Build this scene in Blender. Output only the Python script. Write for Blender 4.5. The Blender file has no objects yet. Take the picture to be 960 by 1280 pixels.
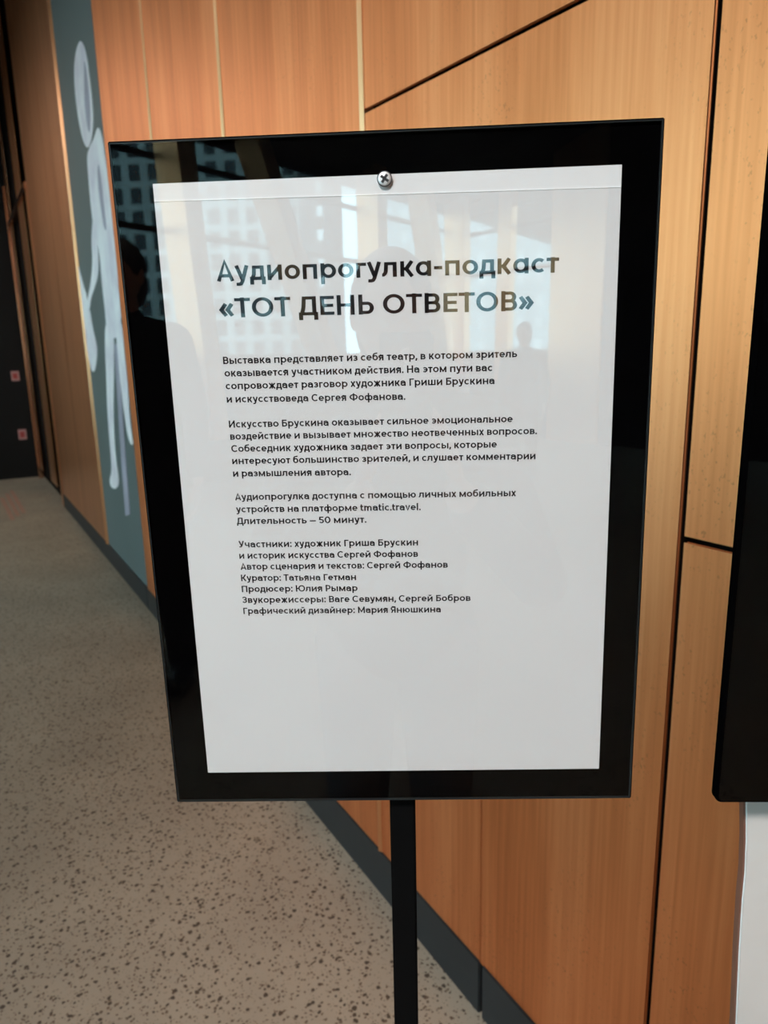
import bpy, bmesh, math, random
from mathutils import Vector, Matrix
import numpy as np

random.seed(4)
SC = bpy.context.scene
COL = SC.collection
H = 1.45                      # height of the lens above the floor

# ------------------------------------------------------------------ camera
F_PX, PITCH, ROLL = 880.825, 0.21471, -0.02169
_f = np.array([0, math.cos(PITCH), -math.sin(PITCH)])
_r = np.array([1.0, 0, 0])
_u = np.cross(_r, _f)
_c, _s = math.cos(ROLL), math.sin(ROLL)
RT, UP, FW = _c*_r + _s*_u, -_s*_r + _c*_u, _f
CAM = np.array([0, 0, H])
cam_d = bpy.data.cameras.new('camera')
cam = bpy.data.objects.new('camera', cam_d)
COL.objects.link(cam)
cam.matrix_world = Matrix(((RT[0], UP[0], -FW[0], 0), (RT[1], UP[1], -FW[1], 0),
                           (RT[2], UP[2], -FW[2], H), (0, 0, 0, 1)))
cam_d.sensor_fit = 'VERTICAL'
cam_d.sensor_height = 36.0
cam_d.lens = F_PX/1280*36.0
cam_d.clip_start = 0.02
cam_d.clip_end = 600
cam_d.dof.use_dof = True
cam_d.dof.focus_distance = 0.50
cam_d.dof.aperture_fstop = 11.0
SC.camera = cam

# ------------------------------------------------------------------ world, exposure
world = bpy.data.worlds.new('overcast_sky')
SC.world = world
world.use_nodes = True
bg = world.node_tree.nodes['Background']
bg.inputs['Color'].default_value = (0.52, 0.86, 1.0, 1)
bg.inputs['Strength'].default_value = 5.1
SC.view_settings.view_transform = 'Standard'
SC.view_settings.look = 'None'
SC.view_settings.gamma = 1.0
SC.view_settings.use_curve_mapping = False
SC.view_settings.exposure = 0.35

# ------------------------------------------------------------------ added warm fill lights, unseen, below the ceiling
def fill_light(s, w, z, sx, sy, power, col):
    l = bpy.data.lights.new('fill_light', 'AREA')
    l.shape = 'RECTANGLE'; l.size = sx; l.size_y = sy; l.energy = power; l.color = col
    o = bpy.data.objects.new('fill_light', l)
    p = np.array([0.51186041, -0.85906864, 0])*s + np.array([-0.85906864, -0.51186041, 0])*w
    o.location = (p[0], p[1], z); o.rotation_euler = (0, 0, math.radians(-59.2))
    COL.objects.link(o)
for s_, pw_ in ((1.2, 36), (-2.2, 15), (-5.6, 11), (-9.0, 50)):
    fill_light(s_, 2.2, 4.3, 2.2, 0.5, pw_, (1.0, 0.90, 0.80))
# unseen spot added high behind the viewer to brighten the sign
sp = bpy.data.lights.new('sign_fill_spot', 'SPOT')
sp.energy = 455; sp.spot_size = math.radians(36); sp.spot_blend = 1.0; sp.shadow_soft_size = 0.25; sp.color = (1.0, 0.935, 0.915)
spo = bpy.data.objects.new('sign_fill_spot', sp)
spo.location = (-1.1, -2.4, 4.25)
spo.rotation_euler = (Vector((0.05, 0.48, 0.85))-Vector(spo.location)).to_track_quat('-Z', 'Y').to_euler()
COL.objects.link(spo)


# ------------------------------------------------------------------ geometry helpers
def ray(px, py):
    return FW*F_PX + RT*(px-480) - UP*(py-640)

EV = np.array([0.51186041, -0.85906864, 0])     # along the copper wall, towards and past the viewer
NV = np.array([-0.85906864, -0.51186041, 0])    # from the copper wall into the room
WD = -0.5773284*H                               # face of the copper wall

def RM(s, w, z):
    p = EV*s + NV*w
    return (p[0], p[1], z)

def on_wall(px, py, w=WD):
    v = ray(px, py); q = v*(w/(NV@v))
    return float(q@EV), float(q[2]+H)

def on_floor(px, py):
    v = ray(px, py); q = v*(-H/v[2])
    return (q[0], q[1])

WORLD_LOC = {}

class MB:
    def __init__(self):
        self.bm = bmesh.new()
    def verts(self, pts):
        return [self.bm.verts.new(tuple(float(a) for a in p)) for p in pts]
    def face(self, pts):
        return self.bm.faces.new(self.verts(pts))
    def hexa(self, p):           # eight points: bottom four then top four
        v = self.verts(p)
        for q in ((0, 1, 2, 3), (7, 6, 5, 4), (0, 4, 5, 1), (1, 5, 6, 2), (2, 6, 7, 3), (3, 7, 4, 0)):
            self.bm.faces.new([v[i] for i in q])
        return v
    def box(self, T, a0, a1, b0, b1, c0, c1):
        return self.hexa([T(a0, b0, c0), T(a1, b0, c0), T(a1, b1, c0), T(a0, b1, c0),
                          T(a0, b0, c1), T(a1, b0, c1), T(a1, b1, c1), T(a0, b1, c1)])
    def prism(self, lo, hi):     # two loops of equal length
        a, b = self.verts(lo), self.verts(hi)
        n = len(a)
        self.bm.faces.new(a); self.bm.faces.new(b[::-1])
        for i in range(n):
            self.bm.faces.new([a[i], a[(i+1) % n], b[(i+1) % n], b[i]])
    def capsule(self, p0, r0, p1, r1, seg=12):
        p0, p1 = Vector(p0), Vector(p1)
        for p, r in ((p0, r0), (p1, r1)):
            bmesh.ops.create_uvsphere(self.bm, u_segments=seg, v_segments=seg//2+2, radius=r, matrix=Matrix.Translation(p))
        d = p1-p0
        if d.length > 1e-5:
            q = Vector((0, 0, 1)).rotation_difference(d.normalized()).to_matrix().to_4x4()
            bmesh.ops.create_cone(self.bm, cap_ends=True, segments=seg, radius1=r0, radius2=r1, depth=d.length,
                                  matrix=Matrix.Translation((p0+p1)/2) @ q)
    def ellipsoid(self, p, rx, ry, rz, rot=None, seg=20):
        m = Matrix.Translation(Vector(p))
        if rot is not None:
            m = m @ rot.to_4x4()
        m = m @ Matrix.Diagonal((rx, ry, rz, 1))
        bmesh.ops.create_uvsphere(self.bm, u_segments=seg, v_segments=seg//2+2, radius=1, matrix=m)
    def bevel(self, w, seg=2, ang=0.6):
        self.bm.normal_update()
        es = [e for e in self.bm.edges if len(e.link_faces) == 2 and e.calc_face_angle(0) > ang]
        bmesh.ops.bevel(self.bm, geom=es, offset=w, segments=seg, affect='EDGES', clamp_overlap=True)

def link(o, parent=None):
    COL.objects.link(o)
    if parent is not None:
        o.parent = parent
    return o

def obj(name, mb, mat, parent=None, smooth=False, recalc=True, origin=None):
    bm = mb.bm
    if recalc:
        bmesh.ops.recalc_face_normals(bm, faces=bm.faces[:])
    co = [v.co for v in bm.verts]
    if origin is None:
        xs, ys, zs = [c.x for c in co], [c.y for c in co], [c.z for c in co]
        origin = ((min(xs)+max(xs))/2, (min(ys)+max(ys))/2, min(zs))
    origin = Vector(origin)
    for v in bm.verts:
        v.co -= origin
    me = bpy.data.meshes.new(name)
    bm.to_mesh(me); bm.free()
    if smooth:
        for p in me.polygons:
            p.use_smooth = True
    mats = mat if isinstance(mat, list) else [mat]
    for m in mats:
        me.materials.append(m)
    o = bpy.data.objects.new(name, me)
    base = WORLD_LOC[parent.name] if parent is not None else Vector((0, 0, 0))
    o.location = origin-base
    link(o, parent)
    WORLD_LOC[o.name] = origin
    return o

def thing(name, loc, label, cat, group=None):
    o = bpy.data.objects.new(name, None)
    o.empty_display_size = 0.1
    o.location = loc
    link(o)
    WORLD_LOC[o.name] = Vector(loc)
    return tag(o, label, cat, group)

def tag(o, label, cat=None, group=None):
    o['label'] = label
    if cat: o['category'] = cat
    if group: o['group'] = group
    return o

def structure(o, label=None, cat=None):
    o['kind'] = 'structure'
    if label: o['label'] = label
    if cat: o['category'] = cat
    return o


# ------------------------------------------------------------------ materials
def mat(name):
    m = bpy.data.materials.new(name)
    m.use_nodes = True
    nt = m.node_tree
    return m, nt, nt.nodes['Principled BSDF']

def node(nt, typ, **kw):
    n = nt.nodes.new(typ)
    for k, v in kw.items():
        setattr(n, k, v)
    return n

def ramp(nt, stops):
    n = nt.nodes.new('ShaderNodeValToRGB')
    el = n.color_ramp.elements
    while len(el) < len(stops):
        el.new(0.5)
    for e, (p, c) in zip(el, stops):
        e.position = p; e.color = c if len(c) == 4 else (*c, 1)
    return n

def coords(nt, scale):
    tc = node(nt, 'ShaderNodeNewGeometry')
    mp = node(nt, 'ShaderNodeMapping')
    nt.links.new(tc.outputs['Position'], mp.inputs['Vector'])
    # turn the coordinates so that x runs along the copper wall
    mp.vector_type = 'POINT'
    mp.inputs['Rotation'].default_value = (0, 0, math.radians(59.21))
    mp.inputs['Scale'].default_value = scale
    return mp.outputs['Vector']

def plain(name, col, rough=0.5, metal=0.0, spec=0.5, noise=0.06, nscale=30):
    m, nt, b = mat(name)
    t = node(nt, 'ShaderNodeTexNoise')
    t.inputs['Scale'].default_value = nscale
    t.inputs['Detail'].default_value = 4
    nt.links.new(coords(nt, (1, 1, 1)), t.inputs['Vector'])
    lo = tuple(max(0, c*(1-noise)) for c in col); hi = tuple(min(1, c*(1+noise)) for c in col)
    r = ramp(nt, [(0.3, lo), (0.7, hi)])
    nt.links.new(t.outputs['Fac'], r.inputs['Fac'])
    nt.links.new(r.outputs['Color'], b.inputs['Base Color'])
    b.inputs['Roughness'].default_value = rough
    b.inputs['Metallic'].default_value = metal
    b.inputs['Specular IOR Level'].default_value = spec
    return m

def copper(name, dark, mid, light, rough=(0.3, 0.44), spots=True, bump=0.25, wav=0.004):
    m, nt, b = mat(name)
    L = nt.links.new
    # fine vertical brushing
    a = node(nt, 'ShaderNodeTexNoise'); a.inputs['Scale'].default_value = 1; a.inputs['Detail'].default_value = 5
    L(coords(nt, (120, 120, 3.0)), a.inputs['Vector'])
    # broad tone drift
    c = node(nt, 'ShaderNodeTexNoise'); c.inputs['Scale'].default_value = 1; c.inputs['Detail'].default_value = 3
    L(coords(nt, (7.0, 7.0, 0.6)), c.inputs['Vector'])
    mx = node(nt, 'ShaderNodeMix', data_type='FLOAT'); mx.inputs['Factor'].default_value = 0.62
    L(a.outputs['Fac'], mx.inputs['A']); L(c.outputs['Fac'], mx.inputs['B'])
    r = ramp(nt, [(0.36, dark), (0.5, mid), (0.64, light)])
    L(mx.outputs['Result'], r.inputs['Fac'])
    col = r.outputs['Color']
    if spots:
        d = node(nt, 'ShaderNodeTexNoise'); d.inputs['Scale'].default_value = 1; d.inputs['Detail'].default_value = 2
        L(coords(nt, (230, 230, 140)), d.inputs['Vector'])
        dr = ramp(nt, [(0.63, (0, 0, 0)), (0.72, (1, 1, 1))])
        L(d.outputs['Fac'], dr.inputs['Fac'])
        e = node(nt, 'ShaderNodeTexNoise'); e.inputs['Scale'].default_value = 1; e.inputs['Detail'].default_value = 3
        L(coords(nt, (9, 9, 5)), e.inputs['Vector'])
        er = ramp(nt, [(0.45, (0, 0, 0)), (0.65, (1, 1, 1))])
        L(e.outputs['Fac'], er.inputs['Fac'])
        mm = node(nt, 'ShaderNodeMath', operation='MULTIPLY'); L(dr.outputs['Color'], mm.inputs[0]); L(er.outputs['Color'], mm.inputs[1])
        m2 = node(nt, 'ShaderNodeMath', operation='MULTIPLY'); m2.inputs[1].default_value = 0.32; L(mm.outputs[0], m2.inputs[0])
        mc = node(nt, 'ShaderNodeMix', data_type='RGBA')
        L(m2.outputs[0], mc.inputs['Factor']); L(col, mc.inputs['A'])
        mc.inputs['B'].default_value = (0.20, 0.07, 0.03, 1)
        col = mc.outputs['Result']
    L(col, b.inputs['Base Color'])
    b.inputs['Metallic'].default_value = 1.0
    rr = node(nt, 'ShaderNodeMapRange'); rr.inputs['To Min'].default_value = rough[0]; rr.inputs['To Max'].default_value = rough[1]
    L(mx.outputs['Result'], rr.inputs['Value']); L(rr.outputs['Result'], b.inputs['Roughness'])
    w = node(nt, 'ShaderNodeTexNoise'); w.inputs['Scale'].default_value = 1; w.inputs['Detail'].default_value = 1
    L(coords(nt, (2.4, 2.4, 1.0)), w.inputs['Vector'])
    b2 = node(nt, 'ShaderNodeBump'); b2.inputs['Strength'].default_value = 1.0; b2.inputs['Distance'].default_value = wav
    L(w.outputs['Fac'], b2.inputs['Height'])
    b1 = node(nt, 'ShaderNodeBump'); b1.inputs['Strength'].default_value = bump; b1.inputs['Distance'].default_value = 0.0006
    L(a.outputs['Fac'], b1.inputs['Height']); L(b2.outputs['Normal'], b1.inputs['Normal'])
    L(b1.outputs['Normal'], b.inputs['Normal'])
    return m

def clear(name, f0=0.045, tint=(1, 1, 1), wob=0.0, wscale=8, rough=0.0):
    """thin clear sheet: see-through, with a mirror coat that grows towards grazing angles"""
    m, nt, b = mat(name)
    nt.nodes.remove(b)
    L = nt.links.new
    out = nt.nodes['Material Output']
    tr = node(nt, 'ShaderNodeBsdfTransparent'); tr.inputs['Color'].default_value = (*tint, 1)
    gl = node(nt, 'ShaderNodeBsdfGlossy'); gl.inputs['Roughness'].default_value = rough
    lw = node(nt, 'ShaderNodeLayerWeight'); lw.inputs['Blend'].default_value = 0.5
    p5 = node(nt, 'ShaderNodeMath', operation='POWER'); p5.inputs[1].default_value = 5.0
    L(lw.outputs['Facing'], p5.inputs[0])
    ma = node(nt, 'ShaderNodeMath', operation='MULTIPLY_ADD'); ma.inputs[1].default_value = 1-f0; ma.inputs[2].default_value = f0
    L(p5.outputs[0], ma.inputs[0])
    ge = node(nt, 'ShaderNodeNewGeometry')
    inv = node(nt, 'ShaderNodeMath', operation='SUBTRACT'); inv.inputs[0].default_value = 1.0
    L(ge.outputs['Backfacing'], inv.inputs[1])
    fa = node(nt, 'ShaderNodeMath', operation='MULTIPLY'); L(ma.outputs[0], fa.inputs[0]); L(inv.outputs[0], fa.inputs[1])
    mix = node(nt, 'ShaderNodeMixShader')
    L(fa.outputs[0], mix.inputs['Fac']); L(tr.outputs[0], mix.inputs[1]); L(gl.outputs[0], mix.inputs[2])
    n = node(nt, 'ShaderNodeTexNoise'); n.inputs['Scale'].default_value = wscale; n.inputs['Detail'].default_value = 2
    L(coords(nt, (1, 1, 1)), n.inputs['Vector'])
    bu = node(nt, 'ShaderNodeBump'); bu.inputs['Strength'].default_value = 1.0; bu.inputs['Distance'].default_value = wob
    L(n.outputs['Fac'], bu.inputs['Height']); L(bu.outputs['Normal'], gl.inputs['Normal'])
    L(mix.outputs[0], out.inputs['Surface'])
    return m

def floor_mat():
    m, nt, b = mat('speckled_beige_floor')
    L = nt.links.new
    a = node(nt, 'ShaderNodeTexNoise'); a.inputs['Scale'].default_value = 1; a.inputs['Detail'].default_value = 5
    L(coords(nt, (2.5, 2.5, 1)), a.inputs['Vector'])
    r = ramp(nt, [(0.3, (0.275, 0.235, 0.185)), (0.7, (0.35, 0.30, 0.235))])
    L(a.outputs['Fac'], r.inputs['Fac'])
    col = r.outputs['Color']
    for sc, r0, r1, amt, tone, off in ((64, 0.10, 0.43, 0.92, (0.04, 0.029, 0.021), 0.0), (98, 0.06, 0.43, 0.85, (0.085, 0.055, 0.036), 3.3), (150, 0.0, 0.40, 0.6, (0.12, 0.085, 0.06), 7.1)):
        wn = node(nt, 'ShaderNodeTexNoise'); wn.inputs['Scale'].default_value = sc*1.3; wn.inputs['Detail'].default_value = 1
        pv = coords(nt, (1, 1, 0))
        L(pv, wn.inputs['Vector'])
        wa = node(nt, 'ShaderNodeVectorMath', operation='MULTIPLY_ADD')
        wa.inputs[1].default_value = (0.008, 0.008, 0); L(wn.outputs['Color'], wa.inputs[0]); L(pv, wa.inputs[2])
        n = node(nt, 'ShaderNodeTexVoronoi'); n.inputs['Scale'].default_value = sc
        L(wa.outputs[0], n.inputs['Vector'])
        sx = node(nt, 'ShaderNodeSeparateColor'); L(n.outputs['Color'], sx.inputs[0])
        th = node(nt, 'ShaderNodeMapRange'); th.inputs['From Min'].default_value = 0.0; th.inputs['To Min'].default_value = r0; th.inputs['To Max'].default_value = r1
        L(sx.outputs[0], th.inputs['Value'])
        df = node(nt, 'ShaderNodeMath', operation='SUBTRACT'); L(th.outputs['Result'], df.inputs[0]); L(n.outputs['Distance'], df.inputs[1])
        rr = ramp(nt, [(0.0, (0, 0, 0)), (0.10, (amt, amt, amt))])
        L(df.outputs[0], rr.inputs['Fac'])
        mc = node(nt, 'ShaderNodeMix', data_type='RGBA')
        L(rr.outputs['Color'], mc.inputs['Factor']); L(col, mc.inputs['A']); mc.inputs['B'].default_value = (*tone, 1)
        col = mc.outputs['Result']
    L(col, b.inputs['Base Color'])
    b.inputs['Roughness'].default_value = 0.55
    b.inputs['Specular IOR Level'].default_value = 0.3
    return m

M = {}
M['copper'] = copper('brushed_copper', (0.74, 0.25, 0.09), (0.87, 0.318, 0.122), (0.97, 0.40, 0.17), rough=(0.40, 0.52))
M['copper_plain'] = copper('plain_copper', (0.80, 0.36, 0.16), (0.88, 0.43, 0.21), (0.94, 0.51, 0.27), spots=False)
M['copper_polished'] = copper('polished_copper', (0.66, 0.31, 0.15), (0.74, 0.37, 0.19), (0.82, 0.44, 0.24), rough=(0.30, 0.37), spots=False, bump=0.1, wav=0.002)
M['rose'] = plain('polished_rose_copper', (0.86, 0.52, 0.38), 0.18, 1.0)
M['backing'] = plain('dark_wall_backing', (0.010, 0.007, 0.006), 0.8, 0, 0.1)
M['floor'] = floor_mat()
M['base'] = plain('charcoal_skirting', (0.020, 0.022, 0.024), 0.5, 0, 0.3)
M['mural'] = plain('slate_grey_print', (0.115, 0.150, 0.152), 0.55, 0, 0.3, 0.05, 2)
M['figure'] = plain('pale_lilac_print', (0.93, 0.85, 0.95), 0.55, 0, 0.3, 0.16, 5)
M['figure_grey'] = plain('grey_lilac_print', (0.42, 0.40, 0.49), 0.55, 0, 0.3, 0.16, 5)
M['blackwall'] = plain('black_painted_wall', (0.008, 0.008, 0.009), 0.6, 0, 0.3)
M['brownwall'] = plain('brown_wall', (0.50, 0.31, 0.19), 0.6)
M['ceiling'] = plain('folded_brown_ceiling', (0.10, 0.085, 0.065), 0.8, 0, 0.2, 0.3, 1.5)
M['parapet'] = plain('dark_parapet', (0.03, 0.026, 0.024), 0.8, 0, 0.2)
M['steel'] = plain('dark_grey_steel', (0.03, 0.035, 0.035), 0.45, 0, 0.4)
M['black'] = plain('black_coated_panel', (0.0012, 0.0012, 0.0014), 0.6, 0, 0.0)
M['post'] = plain('matt_black_steel', (0.004, 0.004, 0.0043), 0.6, 0, 0.06)
M['paper'] = plain('white_print_paper', (0.80, 0.795, 0.80), 0.75, 0, 0.15, 0.012, 12)
M['ink'] = plain('black_ink', (0.012, 0.012, 0.014), 0.7, 0, 0.1)
M['glass'] = clear('clear_acrylic', 0.05)
M['sleeve'] = clear('clear_plastic_sleeve', 0.085, (0.985, 0.985, 0.985), 0.00005, 11, 0.003)
M['pane'] = clear('window_glass', 0.05, (0.93, 0.97, 0.96))
M['glass_edge'] = plain('acrylic_edge', (0.02, 0.024, 0.026), 0.3, 0, 0.3)
M['film'] = plain('sleeve_edge_film', (0.97, 0.97, 0.99), 0.6)
M['screw'] = plain('zinc_screw', (0.80, 0.81, 0.82), 0.45, 0.55)
M['recess'] = plain('screw_recess', (0.05, 0.05, 0.055), 0.5, 0.6)
M['white'] = plain('white_lacquer', (0.74, 0.73, 0.71), 0.4, 0, 0.4, 0.02)
M['brown_edge'] = plain('brown_edge_reflection', (0.20, 0.085, 0.055), 0.5)  # brown painted in for the shade and reflection along the stand's side
M['screen'] = plain('dark_screen', (0.004, 0.003, 0.003), 0.5, 0, 0.05)
M['red'] = plain('red_sign', (0.55, 0.09, 0.09), 0.5)
M['pink'] = plain('pale_pink_sign', (0.62, 0.33, 0.33), 0.5)
M['facade'] = plain('grey_render', (0.42, 0.47, 0.46), 0.85, 0, 0.2, 0.06, 0.4)
M['facade_dark'] = plain('dark_grey_cladding', (0.07, 0.075, 0.08), 0.8)
M['facade_pale'] = plain('pale_blue_cladding', (0.50, 0.58, 0.60), 0.8)
M['win_dark'] = plain('dark_window', (0.05, 0.06, 0.065), 0.5, 0, 0.3)
M['win_white'] = plain('white_window', (0.85, 0.86, 0.86), 0.6)  # white colour stands in for the dark tower's brightly lit windows
M['ground'] = plain('street_asphalt', (0.10, 0.10, 0.10), 0.9)
M['skin'] = plain('skin', (0.50, 0.30, 0.22), 0.5)
M['hair'] = plain('dark_hair', (0.012, 0.009, 0.007), 0.6)
M['jacket'] = plain('dark_grey_cloth', (0.045, 0.047, 0.05), 0.9)
M['jacket_black'] = plain('black_cloth', (0.006, 0.006, 0.007), 0.9, 0, 0.1)
M['trousers'] = plain('black_trousers', (0.010, 0.010, 0.012), 0.9)
M['grey_cloth'] = plain('blue_grey_cloth', (0.20, 0.23, 0.26), 0.9)
M['phone'] = plain('dark_phone', (0.01, 0.01, 0.012), 0.3)

# ------------------------------------------------------------------ room shell
S0, S1 = -10.4, 11.17          # ends of the gallery along the copper wall
W0, W1 = WD-0.06, 6.0          # copper side, glazed side
PAR = 1.45                     # top of the parapet
HEAD = 3.95                    # head of the glazing
CORNER = np.array(RM(S1, W1, 0)[:2])
BD = np.array([0.687, 0.727])  # direction of the wall behind the viewer
BL = (W1-W0)/0.962

f = MB()
lo = [RM(S0-0.2, W1+0.2, 0), RM(S0-0.2, W0-0.1, 0)]
end_r = CORNER + BD*(BL+0.15)
lo += [(end_r[0], end_r[1], 0), (CORNER[0]-0.12, CORNER[1]-0.2, 0)]
f.prism([(p[0], p[1], -0.12) for p in lo], [(p[0], p[1], 0) for p in lo])
structure(obj('floor', f, M['floor']))

# folded ceiling, lower over the glazing
ce = MB()
n_f = 14
for i in range(n_f):
    a0 = S0-0.2 + (S1+6-S0)*i/n_f; a1 = S0-0.2 + (S1+6-S0)*(i+1)/n_f; am = (a0+a1)/2
    z0, z1, dz = HEAD, 5.35, 0.16
    A, B, C_ = RM(a0, W1+0.2, z0), RM(am, W1+0.2, z0+0.02), RM(a1, W1+0.2, z0)
    P, Q, R_ = RM(a0, W0-0.1, z1), RM(am, W0-0.1, z1), RM(a1, W0-0.1, z1)
    mid0, mid1 = RM(a0, 2.6, 4.62), RM(a1, 2.6, 4.62)
    mm = RM(am, 2.2, 4.62+dz*2.4)
    for tri in ((A, mm, mid0), (A, C_, mm), (C_, mid1, mm), (mid0, mm, P), (mid1, R_, mm), (P, mm, R_)):
        ce.face(tri)
bmesh.ops.remove_doubles(ce.bm, verts=ce.bm.verts[:], dist=0.001)
ext = bmesh.ops.extrude_face_region(ce.bm, geom=ce.bm.faces[:])
for v in [g for g in ext['geom'] if isinstance(g, bmesh.types.BMVert)]:
    v.co.z += 0.15
structure(obj('ceiling', ce, M['ceiling']))

# copper wall: backing with cladding panels as parts
b = MB(); b.box(RM, S0-0.15, 8.6, W0-0.12, W0+0.012, 0, 5.45)
wall_r = structure(obj('wall_right', b, M['backing']), 'wall clad in brushed copper panels behind the sign')

GAP = 0.007
def panel(pts, m=None, name='cladding_panel', depth=0.008, parent=None):
    """pts: outline (s, z) of one panel of the copper wall"""
    mb = MB()
    mb.prism([RM(s, WD-depth, z) for s, z in pts], [RM(s, WD, z) for s, z in pts])
    mb.bevel(0.0035, 3)
    return obj(name, mb, m or M['copper'], parent or wall_r)

def rectp(s0, s1, z0, z1, g=GAP, **k):
    return panel([(s0+g, z0), (s1-g, z0), (s1-g, z1), (s0+g, z1)], **k)

ZB = 0.139
TOP = 5.3
# nearest bay right of the sign: joint at eye-low height
rectp(-0.601, 0.27, ZB, 1.189, g=0.008); rectp(-0.601, 0.27, 1.205, TOP, g=0.008)
for s0 in (0.27, 1.14, 2.01, 2.88, 3.75, 4.62, 5.49, 6.36, 7.23):
    rectp(s0, s0+0.87, ZB, TOP)
# bay behind the sign: a near level joint above it, a low panel at the left foot
sa, sb, sm = -1.456+GAP/2, -0.611, -1.031
zl = lambda s: 1.973 + (s+1.456)*(1.943-1.973)/(-0.824+1.456)
panel([(sa, zl(sa)+0.008), (sb, zl(sb)+0.008), (sb, TOP), (sa, TOP)])
panel([(sm+0.0012, ZB), (sb, ZB), (sb, zl(sb)-0.008), (sa, zl(sa)-0.008), (sa, 1.0015), (sm+0.0012, 1.0015)])
panel([(sa, ZB), (sm-0.0012, ZB), (sm-0.0012, 0.999), (sa, 0.999)])
rectp(-2.345, -1.456, ZB, TOP, g=0.005); rectp(-3.22, -2.345, ZB, TOP, g=0.006); rectp(-4.175, -3.22, ZB, TOP, g=0.006)
# beyond the mural
rectp(-6.52, -5.47, ZB, TOP, m=M['copper_polished']); rectp(-7.93, -6.52, ZB, TOP, m=M['copper_polished'])
rectp(-9.0, -8.45, ZB, TOP, m=M['copper_polished'])
rectp(-10.15, -9.9, ZB, TOP, m=M['copper_polished'])

# folded seam ridges between the far panels
for s0 in (-4.180, -3.222, -2.347, -1.459):
    q = MB()
    prof_ = [(s0-.009, WD-.02), (s0-.005, WD+.006), (s0-.002, WD+.0075), (s0+.009, WD+.0015), (s0+.011, WD-.02)] if s0 > -4 else None
    if prof_:
        q.prism([RM(a, b_, ZB) for a, b_ in prof_], [RM(a, b_, TOP) for a, b_ in prof_])
        obj('seam_ridge', q, M['copper_plain'], wall_r)
# thin bright edge trim on the far side of the mural
e = MB()
prof_ = [(-5.466, WD-.03), (-5.466, WD+.010), (-5.455, WD+.013), (-5.420, WD-.001), (-5.413, WD-.03)]
e.prism([RM(a, b_, ZB) for a, b_ in prof_], [RM(a, b_, TOP) for a, b_ in prof_])
structure(obj('trim_1', e, M['copper_plain']))

# skirting in lengths
for i, (s0, s1) in enumerate(((-1.020, 2.0), (-4.19, -1.030), (-7.95, -4.20), (2.01, 8.0))):
    k = MB(); k.box(RM, s0, s1, WD-0.045, WD+0.004, 0, ZB-0.001); k.bevel(0.0025)
    structure(obj('baseboard_right' if i == 0 else 'baseboard_right.%03d' % i, k, M['base']), 'charcoal skirting along the foot of the copper wall')

# far black wall
fw = MB(); fw.box(RM, S0-0.2, S0, W0-0.1, 0.25, 0, 5.4)
structure(obj('wall_back', fw, M['blackwall']), 'black wall at the far end')
fw = MB(); fw.box(RM, S0-0.2, S0-0.02, 0.25, W1+0.2, 0, 5.4)
structure(obj('wall_back_side', fw, M['brownwall']), 'brown wall beside the black one at the far end')

# wall behind the viewer: dark, with a glazed part next to the corner
def BW(l, t, z):
    p = CORNER + BD*l + np.array([0.727, -0.687])*t
    return (p[0], p[1], z)
bw = MB()
bw.box(BW, 3.05, BL+0.2, 0, 0.2, 0, 5.4)
structure(obj('wall_front', bw, M['backing']), 'dark wall behind the viewer')
cp = MB(); cp.box(BW, 2.05, 3.04, -0.02, 0.2, 0, 5.3); cp.bevel(0.004)
structure(obj('trim_2', cp, M['copper_plain']), 'copper pier beside the rear glazing')
pp = MB(); pp.box(BW, -0.05, 2.04, 0, 0.2, 0, PAR)
structure(obj('wall_front_parapet', pp, M['parapet']))
hd = MB(); hd.box(BW, -0.05, 2.04, 0, 0.2, HEAD-0.03, 5.3)
structure(obj('wall_front_lintel', hd, M['ceiling']))

# glazed side: parapet, head beam, copper columns, panes with transoms
pw = MB(); pw.box(RM, S0, S1+0.1, W1, W1+0.2, 0, PAR)
structure(obj('wall_left', pw, M['parapet']), 'dark parapet under the window band')
hb = MB(); hb.box(RM, S0, S1+0.1, W1, W1+0.2, HEAD-0.03, HEAD+0.6)
structure(obj('trim_3', hb, M['ceiling']))
tn = 4
def column(s_lo, s_hi, wd=0.24, dp=0.38, T=RM, w_in=None):
    global tn
    w1 = W1 if w_in is None else w_in
    a = MB()
    z0, z1 = PAR-0.9, HEAD+0.25
    k = (s_hi-s_lo)/(HEAD-PAR)
    l0, l1 = s_lo+k*(z0-PAR), s_lo+k*(z1-PAR)
    a.hexa([T(l0, w1, z0), T(l0+wd, w1, z0), T(l0+wd, w1-dp, z0), T(l0, w1-dp, z0),
            T(l1, w1, z1), T(l1+wd, w1, z1), T(l1+wd, w1-dp, z1), T(l1, w1-dp, z1)])
    a.bevel(0.006)
    o = structure(obj('trim_%d' % tn, a, M['copper_plain']), None)
    tn += 1
for lo_, hi_ in ((4.62, 4.44), (6.78, 5.62), (8.0, 8.03), (10.05, 9.40), (10.6, 10.6), (0.9, 0.8), (3.0, 1.9),
                 (-2.7, -2.8), (-0.6, -1.7), (-6.3, -6.4), (-4.2, -5.3), (-9.9, -9.9), (-7.8, -8.9)):
    column(lo_, hi_)
nw = 1
for s0, s1 in [(S0+2.16*i, S0+2.16*(i+1)) for i in range(10)]:
    g = MB(); g.box(RM, s0+0.03, s1-0.03, W1+0.09, W1+0.098, PAR, HEAD-0.03)
    wi = structure(obj('window_%d' % nw, g, M['pane']))
    fr = MB()
    for z in (PAR+0.03, 2.84, 3.58, HEAD-0.06):
        fr.box(RM, s0, s1, W1+0.06, W1+0.12, z-0.03, z+0.03)
    obj('transom', fr, M['steel'], wi)
    nw += 1
g = MB(); g.box(BW, -0.04, 2.0, 0.09, 0.098, PAR, HEAD-0.03)
wi = structure(obj('window_%d' % nw, g, M['pane']))
fr = MB()
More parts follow.
